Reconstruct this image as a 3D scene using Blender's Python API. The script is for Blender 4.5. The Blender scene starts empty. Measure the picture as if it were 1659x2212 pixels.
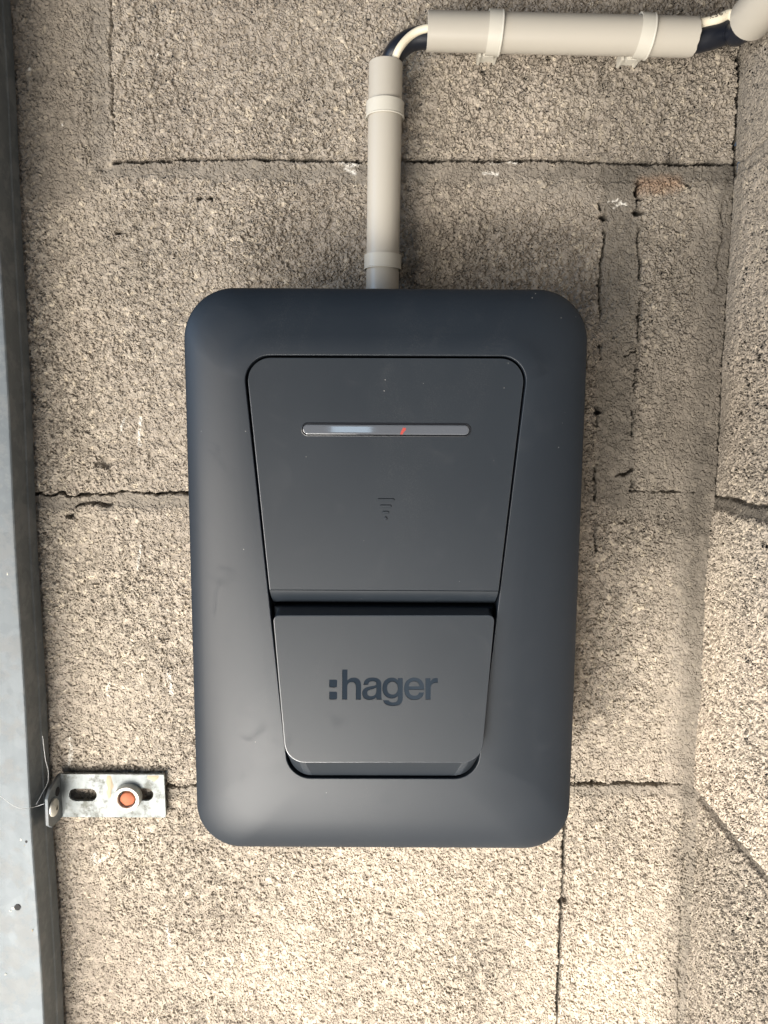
import bpy, bmesh, math, random
import numpy as np
from mathutils import Matrix, Vector

random.seed(4)
S = bpy.context.scene
COL = S.collection

# ------------------------------------------------------------------ camera, world, lamps
W, H, F = 1659.0, 2212.0, 1600.0
CX, CY = W / 2, H / 2
D = 0.52
PITCH, ROLL = math.radians(7.1), math.radians(0.3)
ROT = Matrix.Rotation(math.radians(90) - PITCH, 3, 'X') @ Matrix.Rotation(ROLL, 3, 'Z')
cam = bpy.data.cameras.new('camera')
cam.sensor_fit = 'VERTICAL'; cam.sensor_height = 24.0; cam.lens = 24.0 * F / H
cam.clip_start = 0.01; cam.clip_end = 60
cam_o = bpy.data.objects.new('camera', cam); COL.objects.link(cam_o)
cam_o.matrix_world = Matrix.Translation((0, -D, 0)) @ ROT.to_4x4()
S.camera = cam_o

S.view_settings.view_transform = 'Standard'
S.view_settings.look = 'None'
S.view_settings.exposure = 0.0
S.view_settings.gamma = 1.0

world = bpy.data.worlds.new('World'); S.world = world; world.use_nodes = True
wn = world.node_tree.nodes; wl = world.node_tree.links
bg = wn['Background']
# soft open surroundings: brighter towards the horizon and the ground than overhead
tc = wn.new('ShaderNodeTexCoord'); sx = wn.new('ShaderNodeSeparateXYZ'); rp = wn.new('ShaderNodeValToRGB')
mr = wn.new('ShaderNodeMapRange'); mr.inputs[1].default_value = -1; mr.inputs[2].default_value = 1
wl.new(tc.outputs['Generated'], sx.inputs[0]); wl.new(sx.outputs[2], mr.inputs[0]); wl.new(mr.outputs[0], rp.inputs[0])
wl.new(rp.outputs[0], bg.inputs[0])
e = rp.color_ramp.elements
e[0].position = 0.0; e[0].color = (1.7, 1.55, 1.35, 1)
e[1].position = 1.0; e[1].color = (0.10, 0.14, 0.20, 1)
m = e.new(0.30); m.color = (1.0, 0.95, 0.9, 1)
m = e.new(0.46); m.color = (0.42, 0.46, 0.52, 1)
m = e.new(0.6); m.color = (0.13, 0.17, 0.23, 1)
bg.inputs[1].default_value = 0.62

def area(name, loc, target, size, power, color, size_y=None):
    l = bpy.data.lights.new(name, 'AREA'); l.energy = power; l.color = color; l.size = size
    if size_y: l.shape = 'RECTANGLE'; l.size_y = size_y
    o = bpy.data.objects.new(name, l); COL.objects.link(o); o.location = loc
    o.rotation_euler = (Vector(target) - Vector(loc)).to_track_quat('-Z', 'Y').to_euler()
    return o
area('daylight_from_opening', (-1.25, -1.35, -0.50), (0, 0, -0.10), 1.0, 43, (1.0, 0.925, 0.83))
area('blue_fill_left', (-0.90, -0.36, 0.25), (-0.20, -0.03, 0.08), 0.45, 2.6, (0.42, 0.66, 1.0))  # added blue fill: tints the left edge and brightens the panel rims
low = area('low_fill', (-0.35, -1.05, -0.90), (0.22, 0, -0.55), 0.55, 12.0, (1.0, 0.95, 0.875)); low.data.spread = math.radians(80)  # added fill with narrow spread, brightens only the lower part
area('lens_glint_lamp', (-0.10, -1.9, 0.095), (0, 0, 0), 0.12, 0.20, (0.62, 0.82, 1.0), 0.12)  # added panel behind the viewer, makes the reflection in the lens
area('lettering_glint_lamp', (0.10, -1.9, -0.60), (0, 0, -0.15), 0.09, 0.12, (0.75, 0.88, 1.0), 0.35)  # added panel behind the viewer, reflected in the glossy lettering

# ------------------------------------------------------------------ helpers
def ray(px, py):
    return ROT @ Vector(((px - CX) / F, -(py - CY) / F, -1.0))
def P(px, py, Y=0.0):
    d = ray(px, py); t = (Y + D) / d.y
    return Vector((0, -D, 0)) + d * t
RI = np.array(ROT.transposed())
def project(x, y, z):
    q = np.stack([x, y + D, z], -1) @ RI.T
    w = -q[..., 2]
    return CX + F * q[..., 0] / w, CY - F * q[..., 1] / w

def link_mesh(name, me, mat=None, parent=None):
    o = bpy.data.objects.new(name, me); COL.objects.link(o)
    if mat: me.materials.append(mat)
    if parent: o.parent = parent
    return o
def bm_obj(name, bm, mat=None, parent=None, angle=35, weighted=False):
    bmesh.ops.recalc_face_normals(bm, faces=bm.faces)
    me = bpy.data.meshes.new(name); bm.to_mesh(me); bm.free()
    me.shade_smooth(); me.set_sharp_from_angle(angle=math.radians(angle))
    o = link_mesh(name, me, mat, parent)
    if weighted:
        w = o.modifiers.new('wn', 'WEIGHTED_NORMAL'); w.keep_sharp = True; w.weight = 100
    return o
def tag(o, label, cat, group=None, kind=None):
    o['label'] = label; o['category'] = cat
    if group: o['group'] = group
    if kind: o['kind'] = kind
    return o
def thing(name, loc, label, cat, group=None):
    o = bpy.data.objects.new(name, None); COL.objects.link(o); o.location = loc; o.empty_display_size = 0.02
    return tag(o, label, cat, group)
def local(o, root):           # parts are modelled in world space, then hung on their thing
    o.parent = root; o.matrix_parent_inverse = Matrix.Translation(-Vector(root.location))
    return o

def rounded(corners, radii, k=10):
    """corners (x,z) in order -> outline with k+1 points per corner"""
    n = len(corners); out = []
    for i in range(n):
        p = Vector(corners[i]); a = Vector(corners[i - 1]); b = Vector(corners[(i + 1) % n])
        u = (a - p).normalized(); v = (b - p).normalized()
        half = math.acos(max(-1, min(1, u.dot(v)))) / 2
        r = radii[i]; t = r / math.tan(half)
        c = p + (u + v).normalized() * (r / math.sin(half))
        s0 = p + u * t - c; s1 = p + v * t - c
        a0 = math.atan2(s0.y, s0.x); a1 = math.atan2(s1.y, s1.x)
        da = (a1 - a0 + math.pi) % (2 * math.pi) - math.pi
        for j in range(k + 1):
            an = a0 + da * j / k
            out.append((c.x + r * math.cos(an), c.y + r * math.sin(an)))
    return out
def inset_poly(corners, d):
    n = len(corners); out = []
    cx = sum(c[0] for c in corners) / n; cz = sum(c[1] for c in corners) / n
    def line(i):
        p = Vector(corners[i]); q = Vector(corners[(i + 1) % n]); t = (q - p).normalized()
        nrm = Vector((-t.y, t.x))
        if nrm.dot(Vector((cx, cz)) - p) < 0: nrm = -nrm
        return p + nrm * d, t
    for i in range(n):
        p, t = line(i - 1); q, s = line(i)
        den = t.x * s.y - t.y * s.x
        k = ((q - p).x * s.y - (q - p).y * s.x) / den
        out.append(tuple(p + t * k))
    return out
def loft(bm, loops, cap_first=False, cap_last=False):
    """loops: lists of (x,y,z) of the same length"""
    vs = [[bm.verts.new(p) for p in L] for L in loops]
    n = len(vs[0])
    for a, b in zip(vs, vs[1:]):
        for i in range(n):
            bm.faces.new((a[i], a[(i + 1) % n], b[(i + 1) % n], b[i]))
    if cap_first: bm.faces.new(vs[0])
    if cap_last: bm.faces.new(vs[-1])
    return vs
def frame_at(t):
    t = t.normalized(); up = Vector((0, -1, 0)) if abs(t.y) < 0.9 else Vector((0, 0, 1))
    n = (up - t * up.dot(t)).normalized(); return n, t.cross(n)
def smooth_path(pts, n=12):
    out = []
    P_ = [pts[0]] + list(pts) + [pts[-1]]
    for i in range(1, len(P_) - 2):
        a, b, c, d = P_[i - 1], P_[i], P_[i + 1], P_[i + 2]
        for j in range(n):
            t = j / n
            out.append(0.5 * ((2 * b) + (c - a) * t + (2 * a - 5 * b + 4 * c - d) * t * t + (3 * b - a - 3 * c + d) * t ** 3))
    out.append(pts[-1]); return out
def tube_bm(path, r, seg=32, caps=True):
    bm = bmesh.new(); loops = []
    for i, p in enumerate(path):
        t = path[min(i + 1, len(path) - 1)] - path[max(i - 1, 0)]
        n, b = frame_at(t)
        loops.append([p + (n * math.cos(2 * math.pi * j / seg) + b * math.sin(2 * math.pi * j / seg)) * r for j in range(seg)])
    loft(bm, loops, caps, caps); return bm
def pipe_bm(a, b, r, wall=0.0015, seg=96, ragged=0.0, ragged_at='b', steps=2):
    """open plastic pipe with real wall thickness"""
    t = (b - a).normalized(); n, s = frame_at(t)
    L = (b - a).length
    def ring(pos, rad, jit):
        out = []
        for j in range(seg):
            an = 2 * math.pi * j / seg
            d = n * math.cos(an) + s * math.sin(an)
            off = 0
            if jit:
                off = jit * (0.35 * math.sin(an * 5 + 1) + 0.3 * math.sin(an * 13)) - jit * 3.2 * max(0, math.cos(an - 1.95)) ** 14
            out.append(pos + t * off + d * rad)
        return out
    ja = ragged if ragged_at == 'a' else 0; jb = ragged if ragged_at == 'b' else 0
    c = 0.00025
    loops = [ring(a, r - wall, -ja), ring(a, r - c, -ja), ring(a + t * c, r, -ja)]
    loops += [ring(b - t * c, r, jb), ring(b, r - c, jb), ring(b, r - wall, jb), ring(a, r - wall, -ja)]
    bm = bmesh.new(); loft(bm, loops)
    bmesh.ops.remove_doubles(bm, verts=bm.verts, dist=1e-7)
    return bm
def box_bm(bm, lo, hi, bevel=0.0):
    r = bmesh.ops.create_cube(bm, size=1)
    for v in r['verts']:
        v.co = Vector([lo[i] + (v.co[i] + 0.5) * (hi[i] - lo[i]) for i in range(3)])
    if bevel:
        es = list({e for v in r['verts'] for e in v.link_edges})
        bmesh.ops.bevel(bm, geom=es, offset=bevel, segments=2, affect='EDGES')

# ------------------------------------------------------------------ materials
class NT:
    def __init__(s, name):
        s.mat = bpy.data.materials.new(name); s.mat.use_nodes = True
        s.t = s.mat.node_tree; s.n = s.t.nodes; s.l = s.t.links
        s.b = s.n['Principled BSDF']; s.out = s.n['Material Output']
        s.co = s.n.new('ShaderNodeTexCoord').outputs['Object']
    def link(s, a, b): s.l.new(a, b)
    def setin(s, node, i, v):
        if hasattr(v, 'links') or isinstance(v, bpy.types.NodeSocket): s.l.new(v, node.inputs[i])
        else: node.inputs[i].default_value = v
    def noise(s, scale, detail=3, rough=0.55, co=None, dist=0.0):
        n = s.n.new('ShaderNodeTexNoise'); n.inputs['Scale'].default_value = scale
        n.inputs['Detail'].default_value = detail; n.inputs['Roughness'].default_value = rough
        n.inputs['Distortion'].default_value = dist
        s.link(co or s.co, n.inputs['Vector']); return n
    def vor(s, scale, co=None, feature='F1', rnd=1.0):
        n = s.n.new('ShaderNodeTexVoronoi'); n.feature = feature; n.inputs['Scale'].default_value = scale
        n.inputs['Randomness'].default_value = rnd
        s.link(co or s.co, n.inputs['Vector']); return n
    def m(s, op, a, b=0.0, c=0.0, clamp=False):
        n = s.n.new('ShaderNodeMath'); n.operation = op; n.use_clamp = clamp
        for i, v in enumerate((a, b, c)): s.setin(n, i, v)
        return n.outputs[0]
    def vm(s, op, a, b):
        n = s.n.new('ShaderNodeVectorMath'); n.operation = op
        s.setin(n, 0, a); s.setin(n, 3 if op == 'SCALE' else 1, b); return n.outputs[0]
    def rng(s, v, a, b, c=0.0, d=1.0, smooth=True):
        n = s.n.new('ShaderNodeMapRange'); n.interpolation_type = 'SMOOTHSTEP' if smooth else 'LINEAR'
        for i, x in enumerate((v, a, b, c, d)): s.setin(n, i, x)
        return n.outputs[0]
    def mix(s, f, a, b, mode='MIX'):
        n = s.n.new('ShaderNodeMix'); n.data_type = 'RGBA'; n.blend_type = mode
        s.setin(n, 0, f)
        for i, v in ((6, a), (7, b)):
            if isinstance(v, tuple): n.inputs[i].default_value = (*v, 1)
            else: s.link(v, n.inputs[i])
        return n.outputs[2]
    def bump(s, h, dist, strength=1.0):
        n = s.n.new('ShaderNodeBump'); n.inputs['Distance'].default_value = dist; n.inputs['Strength'].default_value = strength
        s.link(h, n.inputs['Height']); s.link(n.outputs[0], s.b.inputs['Normal'])
    def set(s, **k):
        names = dict(color='Base Color', rough='Roughness', metal='Metallic', spec='Specular IOR Level', coat='Coat Weight',
                     coatr='Coat Roughness', trans='Transmission Weight', ior='IOR', emis='Emission Color', es='Emission Strength', sss='Subsurface Weight')
        for a, v in k.items():
            i = s.b.inputs[names[a]]
            if isinstance(v, bpy.types.NodeSocket): s.link(v, i)
            elif isinstance(v, tuple): i.default_value = (*v, 1)
            else: i.default_value = v
        return s

def concrete():
    s = NT('porous_concrete_block')
    at = s.n.new('ShaderNodeAttribute'); at.attribute_name = 'surf'
    sp = s.n.new('ShaderNodeSeparateColor'); s.link(at.outputs['Color'], sp.inputs[0])
    mort, tone, rust_warm = sp.outputs[0], sp.outputs[1], sp.outputs[2]
    white = at.outputs['Alpha']
    wob = s.noise(210, 2, 0.6)
    co = s.vm('ADD', s.co, s.vm('SCALE', s.vm('SUBTRACT', wob.outputs['Color'], (0.5, 0.5, 0.5)), 0.0045))
    # grains of aggregate, larger and finer, with voids between them
    g1 = s.vor(390, co); g2 = s.vor(640, co)
    clump = s.noise(26, 3, 0.6).outputs[0]
    region = s.noise(7, 2, 0.5).outputs[0]
    gate1 = s.m('ADD', s.m('MULTIPLY', s.noise(150, 2, 0.6).outputs[0], 0.92), s.m('MULTIPLY', clump, 0.08))
    gate2 = s.noise(140, 2, 0.6, co=s.vm('ADD', s.co, (3.1, 1.7, 0.4))).outputs[0]
    p1 = s.m('MULTIPLY', s.rng(g1.outputs['Distance'], 0.42, 0.66), s.rng(gate1, 0.40, 0.56))
    p2 = s.m('MULTIPLY', s.rng(g2.outputs['Distance'], 0.44, 0.66), s.rng(gate2, 0.44, 0.60))
    big_v = s.vor(115, s.vm('ADD', co, (0.7, 0.2, 0.9)))
    p3 = s.m('MULTIPLY', s.rng(big_v.outputs['Distance'], 0.10, 0.24, 1.0, 0.0), s.rng(s.noise(38, 1).outputs[0], 0.50, 0.58))
    pit = s.m('MAXIMUM', s.m('MAXIMUM', p1, s.m('MULTIPLY', p2, 0.8)), p3)
    keep = s.m('SUBTRACT', 1.0, s.m('MULTIPLY', mort, 0.60))
    coarse = s.rng(s.noise(11, 3, 0.6).outputs[0], 0.34, 0.64, 0.70, 1.10)
    keep = s.m('MULTIPLY', keep, coarse)
    gr1 = s.m('SUBTRACT', 1.0, s.m('MULTIPLY', g1.outputs['Distance'], 1.5))
    gr2 = s.m('SUBTRACT', 1.0, s.m('MULTIPLY', g2.outputs['Distance'], 1.5))
    fine = s.noise(900, 3, 0.6).outputs[0]
    h = s.m('ADD', s.m('MULTIPLY', gr1, 0.00066), s.m('MULTIPLY', gr2, 0.00034))
    h = s.m('MULTIPLY', h, keep)
    h = s.m('SUBTRACT', h, s.m('MULTIPLY', s.m('MULTIPLY', pit, 0.00165), keep))
    h = s.m('ADD', h, s.m('MULTIPLY', fine, 0.00016))
    h = s.m('ADD', h, s.m('MULTIPLY', s.noise(60, 3, 0.5).outputs[0], 0.0005))
    dn = s.n.new('ShaderNodeDisplacement'); dn.inputs['Midlevel'].default_value = 0; dn.inputs['Scale'].default_value = 1
    s.link(h, dn.inputs['Height']); s.link(dn.outputs[0], s.out.inputs['Displacement'])
    s.mat.displacement_method = 'BOTH'
    # colour: cement skin, each grain a little different, dusty pale fines, brown dirt
    c = s.mix(s.rng(clump, 0.3, 0.7), (0.330, 0.288, 0.234), (0.360, 0.314, 0.256))
    gv = s.n.new('ShaderNodeSeparateColor'); s.link(g1.outputs['Color'], gv.inputs[0])
    c = s.mix(s.rng(gv.outputs[0], 0.25, 1.0, 0.0, 0.40), c, (0.41, 0.355, 0.300))
    c = s.mix(s.rng(gv.outputs[1], 0.70, 1.0, 0.0, 0.40), c, (0.235, 0.205, 0.175))
    c = s.mix(s.rng(gv.outputs[2], 0.93, 0.95, 0.0, 0.55), c, (0.62, 0.54, 0.42))
    c = s.mix(s.m('MULTIPLY', mort, 0.70), c, (0.232, 0.207, 0.174))
    c = s.mix(s.rng(region, 0.40, 0.70, 0.0, 0.25), c, (0.31, 0.26, 0.215))
    c = s.mix(s.m('MULTIPLY', pit, s.m('MULTIPLY', keep, 0.36)), c, (0.075, 0.066, 0.058))  # shade inside the pits, mixed into the colour
    tn = s.n.new('ShaderNodeCombineColor')
    for i in range(3): s.link(tone, tn.inputs[i])
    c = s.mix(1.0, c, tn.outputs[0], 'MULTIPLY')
    c = s.mix(s.m('MULTIPLY', rust_warm, 0.6), c, (0.30, 0.15, 0.07))
    c = s.mix(white, c, (0.72, 0.69, 0.63))
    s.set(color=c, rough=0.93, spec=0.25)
    return s.mat
M_wall = concrete()

def plastic(name, col, rough, var=0.06, rv=0.08, smudge=True, speck=True, bumpd=0.00003, spec=0.5):
    s = NT(name)
    n1 = s.noise(14, 4, 0.6).outputs[0]; n2 = s.noise(45, 3, 0.55, dist=1.2).outputs[0]
    dark = tuple(c * (1 - var * 2) for c in col); lite = tuple(min(1, c * (1 + var * 2)) for c in col)
    c = s.mix(n1, dark, lite)
    if speck:
        v = s.vor(150)
        hit = s.m('MULTIPLY', s.rng(v.outputs['Distance'], 0.03, 0.055, 1, 0), s.rng(s.noise(31, 0).outputs[0], 0.60, 0.66))
        c = s.mix(s.m('MULTIPLY', hit, 0.55), c, (0.45, 0.44, 0.42))
    if speck:
        mp = s.n.new('ShaderNodeMapping'); mp.inputs['Scale'].default_value = (1, 1, 0.3); s.link(s.co, mp.inputs[0])
        dust = s.rng(s.noise(9, 6, 0.7, co=mp.outputs[0], dist=0.8).outputs[0], 0.5, 0.8)
        grit = s.rng(s.noise(1500, 2, 0.6).outputs[0], 0.45, 0.75)
        c = s.mix(s.m('MULTIPLY', s.m('MULTIPLY', dust, grit), 0.07), c, (0.40, 0.38, 0.35))
    r = s.m('ADD', rough - rv / 2, s.m('MULTIPLY', n1, rv))
    if smudge:
        r = s.m('ADD', r, s.rng(n2, 0.55, 0.8, 0, 0.10))
    s.set(color=c, rough=r, spec=spec)
    s.bump(s.noise(2600, 2, 0.5).outputs[0], bumpd, 0.6)
    return s.mat
M_frame = plastic('matte_anthracite_frame', (0.0105, 0.0150, 0.0215), 0.46, spec=0.40)
M_panel = plastic('matte_anthracite_panel', (0.0120, 0.0165, 0.0225), 0.46, spec=0.42)
M_groove = plastic('dark_groove_plastic', (0.008, 0.009, 0.012), 0.6, speck=False)
M_gloss = plastic('polished_dark_plastic', (0.008, 0.014, 0.022), 0.10, rv=0.04, speck=False, bumpd=0.000004)
M_ringm = plastic('black_bezel_plastic', (0.012, 0.013, 0.016), 0.3, speck=False)
M_lens = plastic('smoked_lens', (0.085, 0.092, 0.105), 0.05, rv=0.02, speck=False, smudge=False, bumpd=0.000002, spec=0.8)
M_lens.node_tree.nodes['Principled BSDF'].inputs['Coat Weight'].default_value = 0.4
M_edge = plastic('highlight_edge_plastic', (0.030, 0.036, 0.044), 0.27, rv=0.04, speck=False, smudge=False, bumpd=0.00001, spec=0.7)  # lighter and glossier than the panel: edge highlights put into the material
def edge_glint(o, zmin=-9):
    o.data.materials.append(M_edge); k = len(o.data.materials) - 1
    for f in o.data.polygons:
        if f.normal.y < -0.75 and f.area < 2.5e-4 and 0.06 < math.hypot(f.normal.x, f.normal.z + 0.0) and abs(f.normal.y) < 0.985: f.material_index = k
def streak_red():
    s = NT('glowing_red_streak'); s.set(color=(0.30, 0.05, 0.04), rough=0.25, emis=(1.0, 0.16, 0.12), es=0.10); return s.mat  # red streak on the lens, glows faintly
M_red = streak_red()
M_pvc = plastic('grey_beige_pvc', (0.425, 0.395, 0.340), 0.36, var=0.025, rv=0.1, speck=True, bumpd=0.00002)
M_clip = plastic('pale_clip_plastic', (0.52, 0.495, 0.43), 0.38, var=0.025, speck=False, bumpd=0.00006)
M_black = plastic('black_cable_sheath', (0.008, 0.010, 0.016), 0.36, speck=False, bumpd=0.00006)
M_cream = plastic('cream_cable_sheath', (0.74, 0.67, 0.52), 0.42, var=0.02, speck=False)
M_ink = plastic('grey_cable_ink', (0.07, 0.06, 0.05), 0.5, speck=False, smudge=False)
M_orange = plastic('terracotta_plug', (0.40, 0.125, 0.060), 0.8, var=0.12, speck=False, bumpd=0.0002)

def metal(name, base, lo, hi, stain, rough=0.42, mt=0.75, stainamt=0.6, stretch=0.25):
    s = NT(name)
    mp = s.n.new('ShaderNodeMapping'); mp.inputs['Scale'].default_value = (1, 1, stretch); s.link(s.co, mp.inputs[0])
    v = s.vor(160); gv = s.n.new('ShaderNodeSeparateColor'); s.link(v.outputs['Color'], gv.inputs[0])
    c = s.mix(gv.outputs[0], lo, hi)
    st = s.noise(40, 5, 0.65, co=mp.outputs[0], dist=0.6).outputs[0]
    c = s.mix(s.rng(st, 0.35, 0.75), c, base)
    d = s.rng(s.noise(75, 5, 0.7).outputs[0], 0.47, 0.62)
    c = s.mix(s.m('MULTIPLY', d, stainamt), c, stain)
    r = s.m('ADD', rough, s.m('MULTIPLY', st, 0.22))
    s.set(color=c, rough=r, metal=s.m('SUBTRACT', mt, s.m('MULTIPLY', d, 0.6)))
    s.bump(s.noise(420, 4, 0.6).outputs[0], 0.00012, 0.5)
    return s.mat
M_post = metal('weathered_galvanised_post', (0.120, 0.138, 0.150), (0.108, 0.124, 0.136), (0.140, 0.158, 0.170), (0.19, 0.19, 0.18), 0.46, 0.35, 0.30, stretch=0.06)
M_zinc = metal('weathered_zinc_plate', (0.16, 0.176, 0.176), (0.24, 0.264, 0.270), (0.29, 0.312, 0.312), (0.085, 0.09, 0.075), 0.5, 0.3, 0.95)
M_bolt = metal('zinc_sleeve', (0.50, 0.485, 0.43), (0.40, 0.40, 0.37), (0.60, 0.585, 0.53), (0.33, 0.28, 0.2), 0.4, 0.45, 0.4)
M_hole = plastic('dark_metal_hollow', (0.01, 0.01, 0.011), 0.8, speck=False)
M_mortar = plastic('dried_cement_smear', (0.42, 0.35, 0.25), 0.9, var=0.15, speck=False, bumpd=0.0005)
M_web = plastic('dusty_cobweb_thread', (0.6, 0.62, 0.62), 0.7, speck=False)
M_droplet = plastic('pale_paint_drip', (0.75, 0.72, 0.62), 0.6, speck=False)

# ------------------------------------------------------------------ the block walls
_rs = np.random.RandomState(11); _T = _rs.rand(512, 512)
def vnoise(u, v):
    iu = np.floor(u).astype(int); iv = np.floor(v).astype(int); fu = u - iu; fv = v - iv
    fu = fu * fu * (3 - 2 * fu); fv = fv * fv * (3 - 2 * fv)
    g = lambda a, b: _T[a % 512, b % 512]
    return (g(iu, iv) * (1 - fu) + g(iu + 1, iv) * fu) * (1 - fv) + (g(iu, iv + 1) * (1 - fu) + g(iu + 1, iv + 1) * fu) * fv
def fbm(u, v, o=3):
    s = 0; a = 1; t = 0
    for i in range(o):
        s = s + a * vnoise(u * 2 ** i + 17 * i, v * 2 ** i + 31 * i); t += a; a *= 0.5
    return s / t
def sstep(x, a, b):
    t = np.clip((x - a) / (b - a), 0, 1); return t * t * (3 - 2 * t)
def polydist(u, v, pts):
    d = np.full(u.shape, 1e9); along = np.zeros(u.shape); L = 0
    for (ax, ay), (bx, by) in zip(pts, pts[1:]):
        ex, ey = bx - ax, by - ay; l2 = ex * ex + ey * ey; l = math.sqrt(l2)
        t = np.clip(((u - ax) * ex + (v - ay) * ey) / l2, 0, 1)
        dd = np.hypot(u - ax - t * ex, v - ay - t * ey)
        c = dd < d; d = np.where(c, dd, d); along = np.where(c, L + t * l, along); L += l
    return d, along
def axis(fine, lo, hi, step, coarse):
    a, b = fine
    mid = np.linspace(a, b, int(round((b - a) / step)) + 1)
    left = np.arange(a - coarse, lo - coarse, -coarse)[::-1] if lo < a - 1e-6 else np.array([])
    right = np.arange(b + coarse, hi + coarse, coarse) if hi > b + 1e-6 else np.array([])
    return np.concatenate([left, mid, right])

XC = P(1549, 1000).x
Z1, Z2, Z3 = P(800, 346).z, P(800, 1066).z, P(800, 1698).z
COURSE = (Z1 - Z3) / 2

def grid_mesh(name, co, nu, nv, attr, back):
    """co (nu,nv,3) front sheet; closed behind by a slab so that the wall is solid"""
    n = nu * nv
    verts = co.reshape(-1, 3)
    idx = np.arange(n).reshape(nu, nv)
    q = np.stack([idx[:-1, :-1], idx[1:, :-1], idx[1:, 1:], idx[:-1, 1:]], -1).reshape(-1, 4)
    rim = np.concatenate([idx[:, 0], idx[-1, 1:], idx[-2::-1, -1], idx[0, -2:0:-1]])
    bv = verts[rim] + np.array(back)
    allv = np.concatenate([verts, bv]); k = len(rim); base = n
    a = np.arange(k); b = (a + 1) % k
    side = np.stack([rim[a], rim[b], base + b, base + a], -1)
    q = np.concatenate([q, side])
    me = bpy.data.meshes.new(name)
    me.vertices.add(len(allv)); me.vertices.foreach_set('co', allv.ravel())
    nf = len(q)
    me.loops.add(nf * 4 + k); me.polygons.add(nf + 1)
    li = np.concatenate([q.ravel(), (base + a)[::-1]])
    me.loops.foreach_set('vertex_index', li)
    st = np.concatenate([np.arange(nf) * 4, [nf * 4]])
    me.polygons.foreach_set('loop_start', st)
    me.update(calc_edges=True)
    at = me.color_attributes.new('surf', 'FLOAT_COLOR', 'POINT')
    full = np.concatenate([attr.reshape(-1, 4), attr.reshape(-1, 4)[rim]])
    at.data.foreach_set('color', full.ravel())
    me.shade_smooth()
    return me

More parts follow.
